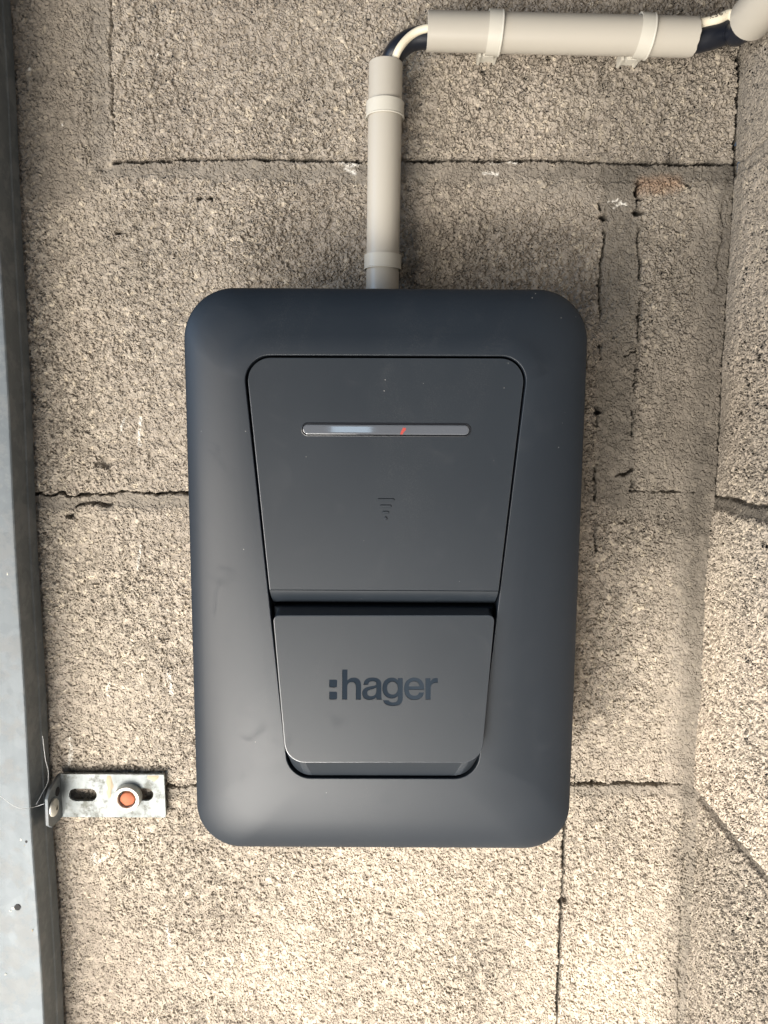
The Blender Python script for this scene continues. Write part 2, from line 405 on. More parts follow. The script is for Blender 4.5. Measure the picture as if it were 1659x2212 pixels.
def back_wall():
    x0 = P(-30, 200).x; zt = P(800, -30).z; zb = P(800, 2242).z
    xs = axis((x0, XC + 0.002), -0.95, XC, 0.00064, 0.004)
    zs = axis((zb, zt), -1.0, 0.95, 0.00064, 0.004)
    X, Z = np.meshgrid(xs, zs, indexing='ij')
    U, V = project(X, np.zeros_like(X), Z)
    wu = (fbm(U / 26, V / 26) - 0.5); wv = (fbm(U / 26 + 90, V / 26 + 50) - 0.5)
    fu = (fbm(U / 7, V / 7) - 0.5); fv = (fbm(U / 7 + 40, V / 7 + 9) - 0.5)
    big = fbm(U / 130 + 3, V / 130 + 8, 4)
    h = np.zeros_like(X); mort = np.zeros_like(X); tone = np.ones_like(X); rust_warm = np.zeros_like(X); white = np.zeros_like(X)
    def crack(pts, w, depth, wob=5, fade=0.0, seed=0):
        d, al = polydist(U + wu * wob * 2 + fu * wob * 0.7, V + wv * wob * 2 + fv * wob * 0.7, pts)
        ww = w * (0.55 + 0.9 * vnoise(al / 22 + seed, al * 0 + seed))
        g = 1 - sstep(d, ww * 0.35, ww)
        if fade > 0: g = g * sstep(vnoise(al / 40 + seed * 7, al * 0 + 3), fade - 0.12, fade + 0.12)
        return g * depth
    def band(pts, half, soft=8, wob=8):
        d, _ = polydist(U + wu * wob * 2, V + wv * wob * 2, pts)
        return 1 - sstep(d, half - soft, half + soft)
    mx = lambda a, b: np.maximum(a, b)
    # mortar zones (pixels of the sheet as it stands, used as wall coordinates)
    mb = band([(236, 364), (700, 367), (1050, 370), (1590, 372)], 22, 9, 22)
    mort = mx(mort, mb * 0.85)
    mort = mx(mort, band([(217, -300), (217, 345)], 25, 10, 6) * 0.8)
    mort = mx(mort, band([(120, -300), (120, 345)], 90, 30, 20) * 0.45)
    mort = mx(mort, band([(40, 358), (230, 358)], 14, 6, 6) * 0.3)
    mort = mx(mort, band([(-600, 1084), (700, 1080)], 15, 7, 10) * 0.85)
    mort = mx(mort, band([(1230, 1085), (1560, 1085)], 24, 12, 14) * 0.75)
    mort = mx(mort, band([(1343, 395), (1325, 1060)], 42, 10, 10) * 0.9)
    mort = mx(mort, band([(1150, 395), (1340, 410)], 34, 18, 20) * 0.6)
    mort = mx(mort, band([(1425, 1015), (1550, 1025)], 45, 22, 14) * 0.7)
    mort = mx(mort, band([(1455, 740), (1430, 1010)], 55, 34, 20) * 0.5)
    mort = mx(mort, band([(1558, 380), (1500, 1080), (1483, 1700)], 46, 22, 18) * 0.85)
    mort = mx(mort, band([(1596, 350), (1510, 1700), (1470, 2300)], 16, 12, 8) * 0.6)
    mort = mx(mort, band([(-600, 1708), (470, 1708)], 12, 6, 8) * 0.7)
    mort = mx(mort, band([(1180, 1706), (1520, 1704)], 15, 7, 9) * 0.85)
    for k in (-1, 3, 4):
        zk = Z1 - k * COURSE
        mort = mx(mort, (1 - sstep(np.abs(Z - zk), 0.004, 0.006)) * 0.8)
    # relief
    h -= mb * 0.0013
    h -= band([(1343, 395), (1325, 1060)], 42, 10, 10) * 0.0004
    h -= band([(217, -300), (217, 345)], 26, 9, 5) * 0.0012
    jl = band([(-600, 1084), (700, 1080)], 15, 6, 12); h -= jl * 0.0012; tone *= 1 - 0.20 * jl
    jl = band([(-600, 1708), (1500, 1706)], 13, 6, 10); h -= jl * 0.0011; tone *= 1 - 0.18 * jl
    h += band([(1570, 380), (1483, 2400)], 22, 22, 8) * 0.0010
    tone *= 1 - 0.12 * band([(1495, 1700), (1462, 2400)], 16, 12, 8)
    h += (big - 0.5) * 0.0035
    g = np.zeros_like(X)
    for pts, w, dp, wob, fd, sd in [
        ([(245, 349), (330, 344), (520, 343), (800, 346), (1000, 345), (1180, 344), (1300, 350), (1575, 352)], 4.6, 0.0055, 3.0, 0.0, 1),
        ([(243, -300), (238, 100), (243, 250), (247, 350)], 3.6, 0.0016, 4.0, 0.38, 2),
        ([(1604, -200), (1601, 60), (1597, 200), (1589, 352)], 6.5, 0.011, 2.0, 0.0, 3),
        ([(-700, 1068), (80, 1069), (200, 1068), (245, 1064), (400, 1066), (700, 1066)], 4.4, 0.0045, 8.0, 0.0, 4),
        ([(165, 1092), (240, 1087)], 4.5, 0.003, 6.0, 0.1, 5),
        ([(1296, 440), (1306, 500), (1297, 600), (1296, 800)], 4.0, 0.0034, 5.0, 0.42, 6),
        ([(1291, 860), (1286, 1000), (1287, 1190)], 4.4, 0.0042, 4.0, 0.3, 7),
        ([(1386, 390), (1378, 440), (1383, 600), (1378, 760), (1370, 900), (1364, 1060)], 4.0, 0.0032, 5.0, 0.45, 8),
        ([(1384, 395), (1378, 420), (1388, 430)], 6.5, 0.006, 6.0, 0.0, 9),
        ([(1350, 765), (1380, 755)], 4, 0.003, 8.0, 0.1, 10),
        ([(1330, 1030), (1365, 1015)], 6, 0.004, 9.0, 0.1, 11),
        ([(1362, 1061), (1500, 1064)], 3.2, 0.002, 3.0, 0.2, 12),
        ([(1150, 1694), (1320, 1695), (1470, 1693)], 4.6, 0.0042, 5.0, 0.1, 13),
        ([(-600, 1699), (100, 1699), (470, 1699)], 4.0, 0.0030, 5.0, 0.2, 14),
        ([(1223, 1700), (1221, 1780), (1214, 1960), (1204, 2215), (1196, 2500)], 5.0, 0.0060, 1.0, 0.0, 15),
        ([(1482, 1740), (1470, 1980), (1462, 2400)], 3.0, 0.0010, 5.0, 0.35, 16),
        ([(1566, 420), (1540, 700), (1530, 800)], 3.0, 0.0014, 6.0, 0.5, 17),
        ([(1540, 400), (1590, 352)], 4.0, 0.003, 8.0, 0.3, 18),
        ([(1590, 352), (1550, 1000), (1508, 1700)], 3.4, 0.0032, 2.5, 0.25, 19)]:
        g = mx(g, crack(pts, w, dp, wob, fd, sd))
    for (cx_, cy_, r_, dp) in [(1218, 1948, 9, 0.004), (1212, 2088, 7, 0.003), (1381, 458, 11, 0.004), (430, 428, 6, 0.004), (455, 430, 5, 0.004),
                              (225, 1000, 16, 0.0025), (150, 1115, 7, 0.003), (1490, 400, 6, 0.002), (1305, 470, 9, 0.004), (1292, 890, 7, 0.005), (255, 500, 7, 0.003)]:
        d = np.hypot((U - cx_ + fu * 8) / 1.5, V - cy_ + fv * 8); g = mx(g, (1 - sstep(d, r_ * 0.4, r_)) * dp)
    # scattered voids of every size
    rs = np.random.RandomState(3)
    h -= g * 2.0
    mort = mx(mort, sstep(g, 0.0008, 0.003))
    tone *= 1 - 0.35 * sstep(g, 0.001, 0.004)  # shade of the deep cracks, painted into the tone
    # tone: block dirt and mortar, plus light falloff painted in at upper right
    tone *= 1 - 0.24 * band([(1343, 395), (1325, 1060)], 44, 12, 18)
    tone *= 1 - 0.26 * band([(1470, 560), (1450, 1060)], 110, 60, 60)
    tone *= 1 - 0.22 * band([(1240, 375), (1590, 380)], 30, 24, 20)
    tone *= 1 - 0.22 * band([(120, -300), (120, 330)], 105, 14, 12)
    tone *= 1 - 0.22 * band([(250, 364), (1590, 368)], 20, 10, 26) * sstep(fbm(U / 60 + 5, V / 60), 0.25, 0.55)
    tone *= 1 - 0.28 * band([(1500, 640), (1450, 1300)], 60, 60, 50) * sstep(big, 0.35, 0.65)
    huge = fbm(U / 260 + 30, V / 260 + 12, 3)
    tone *= 0.84 + 0.32 * huge
    tone *= 0.92 + 0.16 * big
    tone *= 1 - 0.24 * sstep(U + 60 * wu, 1150, 1380) * (1 - sstep(V, 1050, 1400))  # light falling off to the right, painted into the upper wall tone
    rust_warm = mx(rust_warm, band([(1400, 398), (1465, 398)], 16, 16, 16) * 0.55)
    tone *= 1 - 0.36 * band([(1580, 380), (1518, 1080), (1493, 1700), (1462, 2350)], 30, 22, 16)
    tone *= 1 + 0.10 * band([(40, 360), (232, 356)], 12, 8, 5)
    tone *= 1 + 0.16 * band([(905, 366), (945, 368)], 14, 7, 9)
    for pts, w in [([(735, 350), (770, 356)], 5), ([(745, 362), (768, 372)], 4), ([(1062, 352), (1090, 347), (1112, 352)], 3.2), ([(1045, 372), (1075, 375)], 2.5),
                   ([(1328, 448), (1345, 436), (1350, 442)], 3.2), ([(1315, 438), (1335, 432)], 2.6), ([(150, 1595), (152, 1640), (147, 1655)], 3.4),
                   ([(364, 1455), (370, 1500)], 3.4), ([(234, 1478), (233, 1502)], 3), ([(303, 905), (301, 960)], 2.8), ([(236, 1850), (205, 1868)], 3.0),
                   ([(358, 2290), (366, 2350)], 3), ([(205, 1840), (200, 1862)], 4), ([(362, 2000), (370, 2042)], 3.2), ([(520, 2060), (526, 2080)], 2.6),
                   ([(268, 905), (262, 930)], 2.4), ([(303, 1180), (298, 1230)], 2.4), ([(340, 120), (345, 123)], 2.5), ([(64, 150), (67, 152)], 3), ([(133, 265), (134, 268)], 2)]:
        white = mx(white, band(pts, w, w * 0.5, 6) * sstep(fbm(U / 5 + 4, V / 5), 0.34, 0.52))
    co = np.stack([X, -h, Z], -1)
    attr = np.stack([mort, tone, rust_warm, white * 0.75], -1)
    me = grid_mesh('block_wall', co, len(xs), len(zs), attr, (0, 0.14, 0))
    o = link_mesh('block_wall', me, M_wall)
    tag(o, 'rough beige concrete block wall behind the dark charging unit', 'wall')
back_wall()

def side_wall():
    ys = axis((-0.13, 0.0), -0.42, 0.0, 0.00064, 0.003)
    zt = P(800, -60).z; zb = P(800, 2300).z
    zs = axis((zb - 0.03, zt + 0.03), -1.0, 0.95, 0.00064, 0.004)
    Y, Z = np.meshgrid(ys, zs, indexing='ij')
    A, B = Y / 0.00031, Z / 0.00031          # about one picture pixel at the wall
    wu = fbm(A / 26 + 200, B / 26) - 0.5; big = fbm(A / 130 + 50, B / 130 + 9, 4)
    h = np.zeros_like(Y); mort = np.zeros_like(Y); tone = np.ones_like(Y); rust_warm = np.zeros_like(Y); white = np.zeros_like(Y)
    for k, zz in enumerate((Z1 + COURSE, Z1, Z2, Z3, Z3 - COURSE)):
        d = np.abs(Z - zz + 0.0045 + wu * 0.004)
        b = 1 - sstep(d, 0.0035, 0.0065); mort = np.maximum(mort, b * 0.85); h -= b * 0.0015
        dc = np.abs(Z - zz + wu * 0.005)
        amp = {2: 0.0026, 3: 0.0060}.get(k, 0.002)
        if k in (2, 3): tone *= 1 - 0.45 * (1 - sstep(np.abs(d - 0.002), 0.001, 0.004))
        h -= (1 - sstep(dc, 0.0003, 0.0014)) * amp * sstep(vnoise(A / 35 + k, B * 0), 0.1, 0.35)
        if k == 2: tone *= 1 - 0.25 * b
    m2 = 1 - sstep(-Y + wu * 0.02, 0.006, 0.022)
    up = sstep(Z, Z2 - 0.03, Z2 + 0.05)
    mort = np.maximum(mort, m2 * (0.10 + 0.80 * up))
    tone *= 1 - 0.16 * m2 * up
    # upper courses greyer and smoother; their dimness and the warm-lit middle are painted in
    mort = np.maximum(mort, 0.45 * sstep(Z, Z1 - 0.02, Z1 + 0.02))
    tone *= 1 - 0.25 * sstep(Z, Z2 - 0.07, Z2 + 0.06)  # weaker light higher up, painted into the tone
    mid = sstep(Z + wu * 0.006, Z3 - 0.0012, Z3 + 0.0012) * (1 - sstep(Z, Z2 - 0.002, Z2 + 0.002))
    h += mid * 0.0028
    tone *= 1 + 0.22 * mid * (1 - sstep(Z, Z2 - 0.12, Z2 - 0.02))  # brighter light on the middle course, painted into the tone
    tone *= 1 - 0.18 * (1 - sstep(Z, Z3 - 0.002, Z3 + 0.002))
    rust_warm = 0.16 * (1 - sstep(np.abs(Z - (Z2 + Z3) / 2 + 0.03), 0.05, 0.10)) * big  # orange tint stands in for warm light on the middle course
    tone *= 0.92 + 0.18 * big
    h += (big - 0.5) * 0.003
    co = np.stack([XC - h, Y, Z], -1)
    attr = np.stack([mort, tone, rust_warm, white], -1)
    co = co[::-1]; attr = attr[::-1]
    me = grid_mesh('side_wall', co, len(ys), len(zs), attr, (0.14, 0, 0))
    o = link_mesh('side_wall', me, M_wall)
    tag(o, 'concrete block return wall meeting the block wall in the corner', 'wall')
side_wall()

# ------------------------------------------------------------------ the charging unit
YS, YF = -0.0782, -0.090
def pz(py, Y, px=CX): return P(px, py, Y).z
def pxx(px, py, Y): return P(px, py, Y).x
bx0 = (pxx(398.5, 780, YS) + pxx(424, 1690, YS)) / 2
bx1 = (pxx(1268, 780, YS) + pxx(1232, 1690, YS)) / 2
bz1 = pz(623, YS); bz0 = pz(1831, YS)
BC = Vector(((bx0 + bx1) / 2, 0, (bz0 + bz1) / 2))
charger = thing('charging_unit', (BC.x, 0, bz0), 'dark anthracite wall charging unit with rounded corners on block wall', 'charger')
def rect(d): return [(bx0 + d, bz1 - d), (bx1 - d, bz1 - d), (bx1 - d, bz0 + d), (bx0 + d, bz0 + d)]
RT, RB = 0.0300, 0.0285
def at_y(poly, y): return [(x, y, z) for x, z in poly]
def q(px, py, Y): p = P(px, py, Y); return (p.x, p.z)
HOLE = [q(523.5, 767, YF), q(1143.5, 769, YF), q(1029.5, 1682, YF), q(623.5, 1681, YF)]
HR = [0.0145, 0.0145, 0.0150, 0.0150]
def hole(d): return rounded(inset_poly(HOLE, d), [max(0.0005, r - d) for r in HR], 14)
K = 14
bm = bmesh.new()
prof = [(0.010, -0.006), (0.009, -0.012), (0.0035, -0.040), (0.0006, -0.068), (0.0, -0.0768), (0.0001, -0.0779), (0.0004, -0.0785), (0.0010, -0.0791), (0.0022, -0.08005),
        (0.0050, -0.0820), (0.0088, -0.08385), (0.0133, -0.08545), (0.0183, -0.0868), (0.0235, -0.0878)]
def rad_loss(d): return d if d < 0.001 else 0.001 + (d - 0.001) * 0.12
loops = []
for d, y in prof:
    loops.append(at_y(rounded(rect(d), [RT - rad_loss(d)] * 2 + [RB - rad_loss(d)] * 2, K), y))
outer_last = rounded(rect(0.0235), [RT - rad_loss(0.0235)] * 2 + [RB - rad_loss(0.0235)] * 2, K)
h0 = hole(-0.0006)
for t in (0.25, 0.5, 0.75):
    loops.append([(a[0] * (1 - t) + b[0] * t, -0.0878 * (1 - t) + (YF + 0.0) * t - 0.0005 * math.sin(math.pi * t), a[1] * (1 - t) + b[1] * t) for a, b in zip(outer_last, h0)])
loops.append(at_y(h0, YF)); loops.append(at_y(hole(-0.0002), YF + 0.00012)); loops.append(at_y(hole(0.0), YF + 0.0005)); loops.append(at_y(hole(0.0), -0.072))
loft(bm, loops, cap_first=True)
local(bm_obj('housing', bm, M_frame, None, 50, True), charger)
bm = bmesh.new(); loft(bm, [at_y(hole(-0.003), -0.072), at_y(hole(-0.003), -0.0745)], True, True)
local(bm_obj('groove_floor', bm, M_groove), charger)

# upper panel with rolled finger lip
def side_x(poly_l, z, left=True):
    a, b = (poly_l[0], poly_l[3]) if left else (poly_l[1], poly_l[2])
    t = (z - a[1]) / (b[1] - a[1]); return a[0] + (b[0] - a[0]) * t
SEAM = 0.0012
IN = inset_poly(HOLE, SEAM)
ZT = IN[0][1]
ZL = pz(1275.5, -0.0925)
def panel_y(z): return -0.0884 + (-0.0925 + 0.0884) * (ZT - z) / (ZT - ZL)
def panel_poly(d):
    P4 = inset_poly(HOLE, SEAM + d)
    zl = ZL + (0 if d < 1e-6 else d * 0.4)
    c = [P4[0], P4[1], (side_x(P4, zl, False), zl), (side_x(P4, zl, True), zl)]
    return rounded(c, [HR[0] - SEAM - d, HR[1] - SEAM - d, 0.0004, 0.0004], 14)
bm = bmesh.new()
L0 = panel_poly(0.0); L1 = panel_poly(0.00016); L2 = panel_poly(0.00066)
vs = loft(bm, [at_y(L0, -0.076), [(x, panel_y(z) + 0.0005, z) for x, z in L0], [(x, panel_y(z) + 0.00021, z) for x, z in L1], [(x, panel_y(z), z) for x, z in L2]], True, True)
upper = local(bm_obj('front_panel', bm, M_panel, None, 40, True), charger)
edge_glint(upper)
bm = bmesh.new()
lip = [(0.0, 0.0006), (-0.0003, 0.0002), (-0.0010, 0.0005), (-0.0028, 0.0016), (-0.0052, 0.0036), (-0.0078, 0.0068), (-0.0098, 0.0105), (-0.0110, 0.0150), (-0.0112, 0.0185)]
rows = []
y0 = panel_y(ZL)
for dz, dy in lip:
    z = ZL + dz; xl = side_x(IN, z, True) + 0.0002; xr = side_x(IN, z, False) - 0.0002
    rows.append([bm.verts.new((xl + (xr - xl) * i / 8, y0 + dy, z)) for i in range(9)])
back = [bm.verts.new((v.co.x, -0.0745, ZL)) for v in rows[0]]
for a, b in zip(rows, rows[1:]):
    for i in range(8): bm.faces.new((a[i], a[i + 1], b[i + 1], b[i]))
for side in (0, 8):
    bm.faces.new([r[side] for r in rows] + [back[side]])
local(bm_obj('finger_lip', bm, M_panel, None, 60), charger)

# lower flap
YT, YB = -0.0945, -0.0990
zt_f, zb_f = pz(1329, YT), pz(1648.5, YB)
def flap_y(z): return YT + (YB - YT) * (zt_f - z) / (zt_f - zb_f)
z_topback = pz(1312, -0.0875)
IN2 = inset_poly(HOLE, 0.0013)
def front_flap():
    a = q(589.5, 1329, YT); b = q(1069.0, 1329, YT); c = q(1040, 1648.5, YB); d = q(617.5, 1648.5, YB)
    return [a, b, c, d]
FF = front_flap()
BK = [(side_x(IN2, z_topback, True), z_topback), (side_x(IN2, z_topback, False), z_topback), IN2[2], IN2[3]]
rr_back = [0.0006, 0.0006, HR[2] - 0.0013, HR[3] - 0.0013]
rr_front = [0.0035, 0.0035, 0.0125, 0.0125]
def flap_front(d):
    return rounded(inset_poly(FF, d), [max(0.0004, r - d) for r in rr_front], 14)
bk = rounded(BK, rr_back, 14)
TP = [(FF[0][0] + 0.0022, z_topback - 0.0001), (FF[1][0] - 0.0022, z_topback - 0.0001), BK[2], BK[3]]
mid = rounded(TP, [0.0015, 0.0015, rr_back[2], rr_back[3]], 14)
bm = bmesh.new()
loft(bm, [at_y(bk, -0.0755), at_y(bk, -0.0840), [(x, -0.0885, z) for x, z in mid]] +
     [[(x, flap_y(z) + 0.00050, z) for x, z in flap_front(0.0)], [(x, flap_y(z) + 0.00022, z) for x, z in flap_front(0.00014)], [(x, flap_y(z), z) for x, z in flap_front(0.00070)]], True, True)
bmesh.ops.recalc_face_normals(bm, faces=bm.faces)
flap_me = bpy.data.meshes.new('cover_flap'); bm.to_mesh(flap_me); bm.free()

# lettering, hand drawn outlines (units: 6.4 to one picture pixel)
def svg(path):
    toks = path.replace(',', ' ').replace('M', ' M ').replace('L', ' L ').replace('C', ' C ').replace('Z', '').split()
    pts = []; i = 0; cmd = None
    while i < len(toks):
        if toks[i] in 'MLC': cmd = toks[i]; i += 1
        if cmd == 'C':
            v = list(map(float, toks[i:i + 6])); i += 6; p0 = pts[-1]
            for j in range(1, 11):
                t = j / 10; a = 1 - t
                pts.append(tuple(a ** 3 * p0[k] + 3 * a * a * t * v[k] + 3 * a * t * t * v[2 + k] + t ** 3 * v[4 + k] for k in (0, 1)))
        else:
            pts.append((float(toks[i]), float(toks[i + 1]))); i += 2
    if abs(pts[0][0] - pts[-1][0]) + abs(pts[0][1] - pts[-1][1]) < 1: pts.pop()
    return pts
GLYPHS = [
 ['M82,218 L160,218 C175,218 182,226 182,240 L182,304 C182,318 174,326 160,326 L95,326 C80,326 71,318 71,304 L71,229 C71,222 75,218 82,218'],
 ['M82,382 L160,382 C175,382 182,390 182,404 L182,469 C182,483 174,491 160,491 L95,491 C80,491 71,483 71,469 L71,393 C71,386 75,382 82,382'],
 ['M250,81 L324,81 L324,230 C345,204 375,190 412,190 C478,190 513,232 513,302 L513,491 L440,491 L440,316 C440,278 420,254 385,254 C347,254 322,280 322,322 L322,491 L250,491'],
 ['M545,290 C548,225 592,188 667,188 C748,188 794,222 794,285 L794,430 C794,455 796,475 802,491 L727,491 L720,464 C695,486 665,496 630,496 C565,496 526,460 526,406 C526,348 568,325 630,312 C692,300 722,298 722,275 C722,250 700,242 668,242 C632,242 616,258 611,290',
  'M722,328 C700,343 667,348 642,355 C611,363 598,377 598,402 C598,428 620,443 652,443 C700,443 722,410 722,375'],
 ['M1090,197 L1090,470 C1090,548 1042,577 957,577 C877,577 822,552 817,498 L895,498 C903,520 927,528 957,528 C1003,528 1020,505 1020,465 L1020,440 C1002,463 972,476 937,476 C862,476 805,420 805,335 C805,245 865,190 937,190 C977,190 1005,205 1020,230 L1020,197',
  'M1020,335 C1020,285 990,248 946,248 C903,248 873,285 873,335 C873,385 903,421 946,421 C990,421 1020,385 1020,335'],
 ['M1386,358 L1172,358 C1176,408 1206,437 1250,437 C1285,437 1305,424 1316,393 L1383,393 C1371,460 1323,496 1250,496 C1160,496 1105,436 1105,343 C1105,250 1163,190 1248,190 C1336,190 1386,250 1386,345',
  'M1172,310 L1318,310 C1315,268 1288,243 1247,243 C1205,243 1178,268 1172,310'],
 ['M1402,198 L1474,198 L1474,246 C1492,208 1522,192 1575,197 L1575,264 C1512,258 1475,282 1475,345 L1475,491 L1402,491']]
def logo_pt(gx, gy):
    fx = 810 + gx / 5.53; fy = 1660 + gy / 5.53
    dx, dy = fx / 1.15730, fy / 1.15730
    p = P(dx, dy, YB + 0.0022)
    return p.x, p.z
def letter_mesh(y_front, y_back, follow=True, inset=0.0):
    cu = bpy.data.curves.new('tmp', 'CURVE'); cu.dimensions = '2D'; cu.fill_mode = 'BOTH'; cu.extrude = 0.0006
    for gl in GLYPHS:
        for path in gl:
            pts = [logo_pt(*p) for p in svg(path)]
            sp = cu.splines.new('POLY'); sp.points.add(len(pts) - 1)
            for i, (x, z) in enumerate(pts): sp.points[i].co = (x, z, 0, 1)
            sp.use_cyclic_u = True
    o = bpy.data.objects.new('tmp', cu); COL.objects.link(o)
    dg = bpy.context.evaluated_depsgraph_get(); me = bpy.data.meshes.new_from_object(o.evaluated_get(dg))
    bpy.data.objects.remove(o)
    for v in me.vertices:
        x, z, k = v.co
        yy = flap_y(z) + (y_front if k > 0 else y_back)
        v.co = (x, yy, z)
    b = bmesh.new(); b.from_mesh(me); bmesh.ops.remove_doubles(b, verts=b.verts, dist=1e-7); bmesh.ops.recalc_face_normals(b, faces=b.faces); b.to_mesh(me); b.free()
    return me
flap = link_mesh('cover_flap', flap_me, M_panel)
ok = False
try:
    cut = bpy.data.objects.new('cut', letter_mesh(-0.002, 0.00045)); COL.objects.link(cut)
    md = flap.modifiers.new('b', 'BOOLEAN'); md.operation = 'DIFFERENCE'; md.object = cut; md.solver = 'EXACT'
    dg = bpy.context.evaluated_depsgraph_get(); dg.update()
    nm = bpy.data.meshes.new_from_object(flap.evaluated_get(dg))
    flap.modifiers.clear()
    if len(nm.polygons) > len(flap_me.polygons) + 50:
        flap.data = nm; nm.name = 'cover_flap'; ok = True
    bpy.data.objects.remove(cut)
except Exception as ex:
    print('boolean failed', ex)
print('debossed', ok)
flap.data.shade_smooth(); flap.data.set_sharp_from_angle(angle=math.radians(40))
edge_glint(flap)
w = flap.modifiers.new('wn', 'WEIGHTED_NORMAL'); w.keep_sharp = True; w.weight = 100
local(flap, charger)
lm = letter_mesh(0.00030, 0.0008)
lm.shade_flat()
local(link_mesh('brand_lettering', lm, M_gloss), charger)

# status window: bezel ring + lens
def capsule(px0, py0, px1, py1, Yv, d=0.0):
    a = P(px0, py0, Yv); b = P(px1, py1, Yv)
    c = [(a.x + d, a.z - d), (b.x - d, a.z - d), (b.x - d, b.z + d), (a.x + d, b.z + d)]
    r = (a.z - b.z) / 2 - d
    return rounded(c, [r * 0.999] * 4, 10)
YW = panel_y(pz(928, -0.0895))
def onp(poly, off): return [(x, panel_y(z) + off, z) for x, z in poly]
a0 = lambda d: capsule(650, 912.5, 1017.5, 944, YW, d)
bm = bmesh.new()
loft(bm, [onp(a0(0.0), 0.0008), onp(a0(0.0), -0.00015), onp(a0(0.00025), -0.0003), onp(a0(0.00055), -0.0003), onp(a0(0.0008), 0.0), onp(a0(0.00115), 0.0000), onp(a0(0.00125), 0.0008)])
win = local(bm_obj('status_window', bm, M_ringm, None, 40), charger)
bm = bmesh.new()
loft(bm, [onp(a0(0.00115), 0.0006), onp(a0(0.0012), -0.00022), onp(a0(0.0015), -0.00036), onp(a0(0.0022), -0.00045)], True, True)
lens = bm_obj('lens', bm, M_lens, None, 8, True)
lens.parent = win
pts = [(866.5, 937.5), (869.5, 933), (870.5, 928.5), (875, 924.5)]
bm = bmesh.new()
def on_lens(px, py):
    p = P(px, py, YW - 0.0004); return (p.x, panel_y(p.z) - 0.00045, p.z)
ol = [(864.5, 938.5), (869.5, 938.5), (872.5, 933), (876, 930), (877, 924.5), (870.5, 923.5), (869, 928), (866.5, 931)]
lp = [on_lens(*p) for p in ol]
loft(bm, [lp, [(x, y - 0.00005, z) for x, y, z in lp]], True, True)
red = bm_obj('red_streak', bm, M_red); red.parent = win

# contactless symbol: three bars and a dot standing just proud
sym = bpy.data.objects.new('contactless_symbol', None)
bm = bmesh.new()
for i, (x0, x1, yy) in enumerate([(815, 852, 1080), (820.5, 846, 1093.5), (826, 840.5, 1107)]):
    cap = lambda d: capsule(x0, yy - 2.9, x1, yy + 2.9, YW - 0.002, d)
    loft(bm, [onp(cap(0.0), 0.0003), onp(cap(0.0), -0.00022), onp(cap(0.00028), -0.00055)], True, True)
p = P(833, 1120, YW - 0.002)
ring = lambda r: [(p.x + r * math.cos(t * math.pi / 12), p.z + r * math.sin(t * math.pi / 12)) for t in range(24)]
loft(bm, [onp(ring(0.00105), 0.0003), onp(ring(0.00105), -0.00022), onp(ring(0.0007), -0.00055)], True, True)
bpy.data.objects.remove(sym)
local(bm_obj('contactless_symbol', bm, M_panel, None, 30), charger)

# ------------------------------------------------------------------ conduits, clips, cables
YV = -0.0175
vt = P(833.3, 138, YV); vb = P(825.7, 640, YV)
RV = (P(869.5, 180, YV).x - P(796.5, 180, YV).x) / 2
vdir = (vb - vt).normalized(); v_low = vt + vdir * ((vb - vt).length + 0.035)
c1 = thing('conduit', v_low, 'upright beige plastic conduit running down behind top of charging unit', 'conduit', 'beige plastic conduits')
local(bm_obj('pipe', pipe_bm(vt, v_low, RV), M_pvc, None, 40), c1)

YH = -0.0195
ha = P(922.5, 67.5, YH); hb = P(1499.5, 80.5, YH)
RH = (P(1200, 31.5, YH).z - P(1200, 115.5, YH).z) / 2 * 0.985
c2 = thing('conduit', (ha + hb) / 2, 'long horizontal beige conduit held by two clips near wall top', 'conduit', 'beige plastic conduits')
local(bm_obj('pipe', pipe_bm(ha, hb, RH, ragged=0.0006), M_pvc, None, 40), c2)

# third conduit runs along the side wall towards the viewer
YE = -0.040
e0 = P(1622, 40, YE); e1 = Vector((e0.x + 0.002, -0.40, e0.z + 0.004))
c3 = thing('conduit', e0, 'short beige conduit end in the top right corner along return wall', 'conduit', 'beige plastic conduits')
local(bm_obj('pipe', pipe_bm(e0, e1, 0.0128), M_pvc, None, 40), c3)

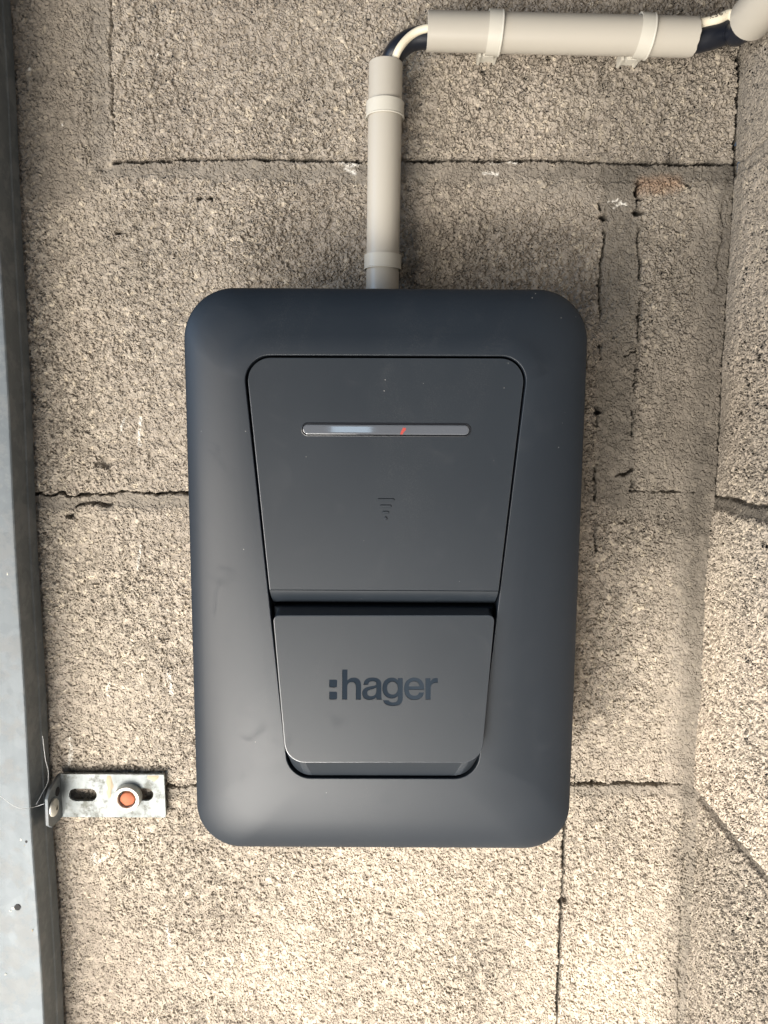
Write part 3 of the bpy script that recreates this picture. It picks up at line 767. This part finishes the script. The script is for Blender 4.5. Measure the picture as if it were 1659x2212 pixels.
def strap_bm(c, axis_v, up, r, width, th, a0, a1, seg=64, bead=0.0008):
    """open ring band round an axis; bead = raised rim along each edge"""
    t = axis_v.normalized(); n = (up - t * up.dot(t)).normalized(); s = t.cross(n)
    bm = bmesh.new(); loops = []
    w = width / 2
    sec = [(-w, 0.0), (-w, th), (-w + 0.0003, th + 0.00025), (-w + bead, th + 0.00025), (-w + bead + 0.0003, th), (w - bead * 0.4, th), (w, th - 0.0002), (w, 0.0)]
    for i in range(seg + 1):
        an = a0 + (a1 - a0) * i / seg
        d = n * math.cos(an) + s * math.sin(an)
        loops.append([c + d * (r + dr) + t * ax for ax, dr in sec])
    loft(bm, loops, True, True)
    return bm
GC = 'pale clips holding the conduits'
def clip(c, axis_v, r, label, width=0.0078, horizontal=False, flip=1, skew=0.0, tilt=0.0):
    root = thing('conduit_clip', (c.x, 0, c.z), label, 'clip', GC)
    t = axis_v.normalized()
    out = Vector((0, -1, 0))
    n = (out - t * out.dot(t)).normalized(); s = t.cross(n)
    bm = strap_bm(c, Matrix.Rotation(math.radians(tilt), 3, 'Y') @ t, out, r + 0.0002, width * flip, 0.0012, math.radians(-132), math.radians(132))
    local(bm_obj('strap', bm, M_clip, None, 35), root)
    bm = bmesh.new()
    # foot block between the wall and the pipe
    ins = bmesh.ops.create_cube(bm, size=1)
    depth = -c.y - r + 0.0045
    for v in ins['verts']:
        a, b_, d = v.co
        v.co = Vector((0, 0, 0)) + Vector((c.x, 0, c.z)) + t * (a * width * 1.3) + Vector(s) * (b_ * r * 1.15) + Vector((0, -1, 0)) * ((d + 0.5) * depth - 0.001)
    bmesh.ops.bevel(bm, geom=list(bm.edges), offset=0.0004, segments=2, affect='EDGES')
    local(bm_obj('foot', bm, M_clip, None, 35), root)
    if horizontal:
        # latch below the pipe: a slotted lug with the strap tail pulled through
        dn = Vector((0, 0, -1)); c0 = Vector((c.x, c.y, c.z)) + t * skew
        bm = bmesh.new()
        for sx in (-1, 1):
            lo = c0 + t * (sx * 0.0052 - 0.0009); z_top = c0.z - r + 0.007
            box_bm(bm, (lo.x, -0.0110, c0.z - r + 0.0010), (lo.x + 0.0018, 0.001, z_top), 0.0003)
        box_bm(bm, (c0.x - 0.006, -0.0085, c0.z - r + 0.0024), (c0.x + 0.006, 0.001, c0.z - r + 0.007), 0.0004)
        local(bm_obj('latch_lug', bm, M_clip, None, 35), root)
        bm = bmesh.new()
        box_bm(bm, (c0.x - 0.0036, -0.0150, c0.z - r - 0.0006), (c0.x + 0.0036, -0.0100, c0.z - r + 0.0040), 0.0005)
        local(bm_obj('strap_tail', bm, M_clip, None, 35), root)
    return root
def on_axis(a, b, px=None, py=None):
    best = None
    for i in range(2001):
        p = a + (b - a) * (i / 2000 * 1.0)
        u, v = project(np.array(p.x), np.array(p.y), np.array(p.z))
        d = abs(u - px) if px is not None else abs(v - py)
        if best is None or d < best[0]: best = (d, p)
    return best[1]
cl1 = on_axis(vt, v_low, py=239); cl2 = on_axis(vt, v_low, py=567)
clip(cl1, vdir, RV, 'pale ring clip round the upright conduit, just below its open top', flip=-1)
clip(cl2, vdir, RV, 'pale ring clip round the upright conduit, just above the charging unit', flip=-1)
hdir = (hb - ha).normalized()
cl3 = on_axis(ha, hb, px=1066); cl4 = on_axis(ha, hb, px=1388)
clip(cl3, hdir, RH, 'pale clip on the long horizontal conduit, nearer the cable bend', horizontal=True, flip=-1, skew=-0.002, tilt=2.5)
clip(cl4, hdir, RH, 'pale clip on the long horizontal conduit, nearer the wall corner', horizontal=True, flip=-1, skew=-0.004, tilt=5)

YCB = -0.0180
bpath = smooth_path([P(838, 240, YV + 0.003), P(838, 170, YV + 0.003), P(845, 134, YV + 0.003), P(859, 108, YCB + 0.0005), P(887, 87, YCB), P(925, 80, YH + 0.001), P(990, 78, YH + 0.001)])
tag(bm_obj('power_cable', tube_bm(bpath, 0.0067), M_black), 'thick black cable bending from upright conduit into horizontal conduit', 'cable', 'thick black cables')
wpath = smooth_path([P(846, 230, YV - 0.0036), P(847, 170, YV - 0.0038), P(850.5, 136, YV - 0.0044), P(864, 103, YCB - 0.0068), P(890, 75, YCB - 0.0068), P(924, 61, YH - 0.0066), P(985, 58, YH - 0.0068)])
tag(bm_obj('control_cable', tube_bm(wpath, 0.0024), M_cream), 'thin cream cable bending over the black cable at the conduit elbow', 'cable', 'thin cream cables')
bpath = smooth_path([P(1420, 90, YH + 0.001), P(1495, 88, YH + 0.001), P(1530, 81, YH), P(1562, 71, YH), P(1592, 58, -0.0215), Vector((e0.x - 0.003, -0.030, e0.z - 0.003)), Vector((e0.x - 0.001, -0.045, e0.z - 0.002)), Vector((e0.x, -0.08, e0.z - 0.002))])
tag(bm_obj('power_cable', tube_bm(bpath, 0.0075), M_black), 'thick black cable bridging the gap from horizontal to corner conduit', 'cable', 'thick black cables')
wpts = [P(1430, 56, YH - 0.004), P(1498, 52, YH - 0.005), P(1525, 48.5, YH - 0.005), P(1552, 41, YH - 0.006), P(1576, 31, YH - 0.006), Vector((e0.x - 0.004, -0.030, e0.z + 0.006)), Vector((e0.x, -0.045, e0.z + 0.007)), Vector((e0.x, -0.08, e0.z + 0.007))]
wpath = smooth_path(wpts)
wc = thing('control_cable', wpath[len(wpath) // 2], 'thin cream cable with printed marks running beside black cable near wall corner', 'cable', 'thin cream cables')
local(bm_obj('sheath', tube_bm(wpath, 0.0029), M_cream), wc)
# printed marks along the sheath
def text_mesh(body, size):
    cu = bpy.data.curves.new('txt', 'FONT'); cu.body = body; cu.size = size; cu.align_x = 'CENTER'; cu.align_y = 'CENTER'; cu.offset = size * 0.02; cu.extrude = 0.00004
    cu.space_character = 1.25
    o = bpy.data.objects.new('txt', cu); COL.objects.link(o)
    me = bpy.data.meshes.new_from_object(o.evaluated_get(bpy.context.evaluated_depsgraph_get())); bpy.data.objects.remove(o); return me
tm = text_mesh('K36V', 0.0042)
path_u = [(p, project(np.array(p.x), np.array(p.y), np.array(p.z))[0]) for p in wpath]
L = [0]
for a, b in zip(wpath, wpath[1:]): L.append(L[-1] + (b - a).length)
mid_i = min(range(len(wpath)), key=lambda i: abs(path_u[i][1] - 1549))
for v in tm.vertices:
    s_ = L[mid_i] + v.co.x; i = max(0, min(len(L) - 2, next((k for k in range(len(L) - 1) if L[k + 1] >= s_), len(L) - 2)))
    f = (s_ - L[i]) / (L[i + 1] - L[i]); c = wpath[i].lerp(wpath[i + 1], f); t = (wpath[i + 1] - wpath[i]).normalized()
    n, b = frame_at(t)
    if b.z < 0: b = -b
    an = (v.co.y) / 0.0029 + 0.62
    v.co = c + (n * math.cos(an) + b * math.sin(an)) * (0.00293 + max(0, v.co.z))
local(link_mesh('printed_marking', tm, M_ink), wc)

# ------------------------------------------------------------------ galvanised post and bracket
XP = P(96, 1420, -0.004).x
XP = (XP + P(67.5, 1000, -0.004).x + P(137, 2200, -0.004).x) / 3
DP = 0.0335
post = thing('metal_post', (XP - 0.03, 0, -1.0), 'tall galvanised steel post standing at the left against the wall', 'post')
sec = [(XP - 0.090, -DP), (XP - 0.0022, -DP), (XP - 0.0010, -DP + 0.0003), (XP - 0.0003, -DP + 0.0010), (XP, -DP + 0.0024), (XP, -0.0145), (XP + 0.0007, -0.0135), (XP + 0.0007, -0.0040),
       (XP - 0.0008, -0.0040), (XP - 0.0014, -0.0130), (XP - 0.0025, -0.0140), (XP - 0.0025, -DP + 0.0025), (XP - 0.090, -DP + 0.0025)]
bm = bmesh.new()
NZ = 100
loops = []
for i in range(NZ + 1):
    z = -1.0 + 1.95 * i / NZ
    wv_ = 0.0004 * math.sin(z * 9) + 0.0003 * math.sin(z * 31 + 1)
    loops.append([(x + (wv_ if x > XP - 0.02 else 0), y + 0.6 * wv_, z) for x, y in sec])
loft(bm, loops, True, True)
local(bm_obj('channel', bm, M_post, None, 30), post)
def disc(name, c, r, nrm, mat, root, depth=0.0006, seg=28, rim=0.0):
    bm = bmesh.new(); n, s = frame_at(nrm); nn = nrm.normalized()
    R = lambda rr, off: [c + nn * off + (n * math.cos(2 * math.pi * i / seg) + s * math.sin(2 * math.pi * i / seg)) * rr for i in range(seg)]
    loft(bm, [R(r, -depth), R(r, depth * 0.8), R(r * 0.8, depth)], True, True)
    return local(bm_obj(name, bm, mat, None, 40), root)
hole_c = P(38, 1960, -DP - 0.0002)
disc('screw_hole', hole_c, 0.0023, Vector((0, -1, 0)), M_hole, post, 0.0003)
disc('screw_hole', P(57, 1818, -DP - 0.0002), 0.0009, Vector((0, -1, 0)), M_hole, post, 0.0003)

br = P(133, 1720, -0.003)
bracket = thing('angle_bracket', (br.x, 0, br.z), 'slotted zinc angle bracket fixing the metal post to the block wall', 'bracket')
YB0, TB = -0.0065, 0.0022       # front face plane of the wall leg and plate thickness
x_l = P(133, 1720, YB0).x; x_r = P(355.5, 1720, YB0).x
z_t = P(250, 1673, YB0).z; z_b = P(250, 1765, YB0).z
def plate_with_slots():
    cu = bpy.data.curves.new('tmp', 'CURVE'); cu.dimensions = '2D'; cu.fill_mode = 'BOTH'; cu.extrude = TB / 2; cu.bevel_depth = 0.00018; cu.bevel_resolution = 1
    def spl(pts):
        sp = cu.splines.new('POLY'); sp.points.add(len(pts) - 1)
        for i, (x, z) in enumerate(pts): sp.points[i].co = (x, z, 0, 1)
        sp.use_cyclic_u = True
    spl(rounded([(x_l, z_t), (x_r, z_t), (x_r + 0.0003, z_b), (x_l, z_b)], [0.0002, 0.0008, 0.0012, 0.0002], 4))
    for (a, b, c, d) in [(148, 1703, 210, 1731), (262, 1702, 332, 1730)]:
        A = P(a, b, YB0); B = P(c, d, YB0)
        r = (A.z - B.z) / 2 * 0.995
        spl(rounded([(A.x, A.z), (B.x, A.z), (B.x, B.z), (A.x, B.z)], [r] * 4, 10))
    o = bpy.data.objects.new('tmp', cu); COL.objects.link(o)
    me = bpy.data.meshes.new_from_object(o.evaluated_get(bpy.context.evaluated_depsgraph_get())); bpy.data.objects.remove(o)
    for v in me.vertices:
        x, z, k = v.co; v.co = (x, YB0 + TB / 2 - k, z)
    return me
pm = plate_with_slots(); pm.shade_smooth(); pm.set_sharp_from_angle(angle=math.radians(30))
local(link_mesh('wall_leg', pm, M_zinc), bracket)
# leg coming out along the post, its top corner cut back
bm = bmesh.new()
leg = [(0.0, z_t), (-0.0025, z_t - 0.0002), (-0.0160, z_t - 0.0030), (-0.0215, z_t - 0.0080), (-0.0222, z_b + 0.006), (-0.0170, z_b + 0.0015), (0.0, z_b)]
La = [(x_l + 0.0001, YB0 + TB + y if i in (0, 6) else YB0 + y, z) for i, (y, z) in enumerate(leg)]
Lb = [(x - TB, y, z) for x, y, z in La]
loft(bm, [La, Lb], True, True)
bmesh.ops.bevel(bm, geom=[e for e in bm.edges], offset=0.0002, segments=1, affect='EDGES')
local(bm_obj('post_leg', bm, M_post, None, 30), bracket)
# screw in the post leg
sc_c = Vector((x_l + 0.0004, -0.0215, P(110, 1745, -0.022).z))
disc('slot', Vector((x_l + 0.0002, -0.0130, sc_c.z + 0.0075)), 0.0032, Vector((1, 0, 0)), M_hole, bracket, 0.0003)
bm = bmesh.new()
R = lambda rr, off: [sc_c + Vector((off, rr * math.cos(2 * math.pi * i / 28), rr * math.sin(2 * math.pi * i / 28))) for i in range(28)]
loft(bm, [R(0.0062, 0), R(0.0062, 0.0012), R(0.0056, 0.0019), R(0.0040, 0.0026), R(0.0020, 0.0030), R(0.0018, 0.0018)], True, True)
local(bm_obj('screw_head', bm, M_bolt, None, 40), bracket)
# sleeve anchor with a terracotta plug in its bore
an = P(272, 1729, YB0 - 0.007)
anchor = thing('wall_anchor', (an.x, 0, an.z), 'round zinc sleeve anchor with an orange plug in the right bracket slot', 'anchor')
bm = bmesh.new()
R = lambda rr, y, dx=0: [(an.x + 1.17 * rr * math.cos(2 * math.pi * i / 48), y, an.z + 1.17 * rr * math.sin(2 * math.pi * i / 48)) for i in range(48)]
yb, yf = YB0 - 0.0003, YB0 - 0.0062
loft(bm, [R(0.0084, yb), R(0.0085, yb - 0.0010), R(0.0082, yf + 0.0010), R(0.0078, yf), R(0.0070, yf - 0.0001), R(0.0058, yf + 0.0004), R(0.0056, yf + 0.0012), R(0.0055, yb + 0.001)])
local(bm_obj('sleeve', bm, M_bolt, None, 40), anchor)
bm = bmesh.new()
R2 = lambda rr, y: [(an.x - 0.0003 + 1.14 * rr * math.cos(2 * math.pi * i / 32), y + 0.0003 * math.sin(i * 2.1), an.z - 0.0012 + rr * 1.08 * math.sin(2 * math.pi * i / 32)) for i in range(32)]
loft(bm, [R2(0.0049, YB0 + 0.004), R2(0.0047, yf + 0.0030), R2(0.0042, yf + 0.0024)], True, True)
local(bm_obj('plug', bm, M_orange, None, 50), anchor)

# dried cement smears on the plate
def blob(name, px, label_part=None):
    bm = bmesh.new(); pts = [P(a, b, YB0 - 0.0001) for a, b in px]
    c = sum(pts, Vector()) / len(pts)
    loft(bm, [pts, [p + (c - p) * 0.25 + Vector((0, -0.0005, 0)) for p in pts]], True, True)
    return local(bm_obj(name, bm, M_mortar, None, 80), bracket)
blob('cement_smear', [(231, 1674), (240, 1674), (243, 1688), (246, 1698), (241, 1708), (240, 1722), (234, 1728), (230, 1715), (233, 1702), (229, 1690)])
blob('cement_smear', [(318, 1675), (345, 1675), (341, 1683), (333, 1689), (326, 1684), (318, 1683)])

def fleck(px, py, Y, r, mat, root, name, st=1.0):
    c = P(px, py, Y); bm = bmesh.new(); n = 9
    ph = px * 1.7
    ring_ = [c + Vector((r * (1 + 0.3 * math.sin(i * 2.3 + ph)) * math.cos(2 * math.pi * i / n), 0, st * r * (1 + 0.3 * math.cos(i * 1.9 + ph)) * math.sin(2 * math.pi * i / n))) for i in range(n)]
    loft(bm, [ring_, [p + (c - p) * 0.4 + Vector((0, -0.0003, 0)) for p in ring_]], True, True)
    return local(bm_obj(name, bm, mat, None, 60), root)
for px_, py_, r_, st_ in [(28, 1962, 0.0012, 0.7), (22, 1968, 0.0009, 0.6), (45, 1814, 0.0006, 1.4), (53, 1826, 0.0004, 1.0), (16, 1240, 0.0004, 3.0), (70, 2010, 0.0005, 2.0), (12, 2105, 0.0006, 1.0)]:
    fleck(px_, py_, -DP - 0.0002, r_, M_droplet if px_ < 50 else M_mortar, post, 'dried_drip', st_)
# cobweb threads hanging from the post
def thread(pts, label, r=0.00022):
    tag(bm_obj('cobweb_thread', tube_bm(smooth_path([P(*p) for p in pts], 10), r * 0.6, 6), M_web), label, 'cobweb', 'cobweb threads')
thread([(-30, 1705, -0.055), (3, 1722, -0.052), (28, 1740, -0.050), (52, 1747, -0.048), (78, 1742, -0.036), (96, 1736, -0.036)], 'pale curved cobweb thread sagging across the front of the metal post')
thread([(92, 1590, -0.030), (98, 1640, -0.028), (104, 1665, -0.022), (103, 1690, -0.024), (92, 1712, -0.030), (78, 1738, -0.037)], 'pale cobweb thread hanging between post side and bracket')
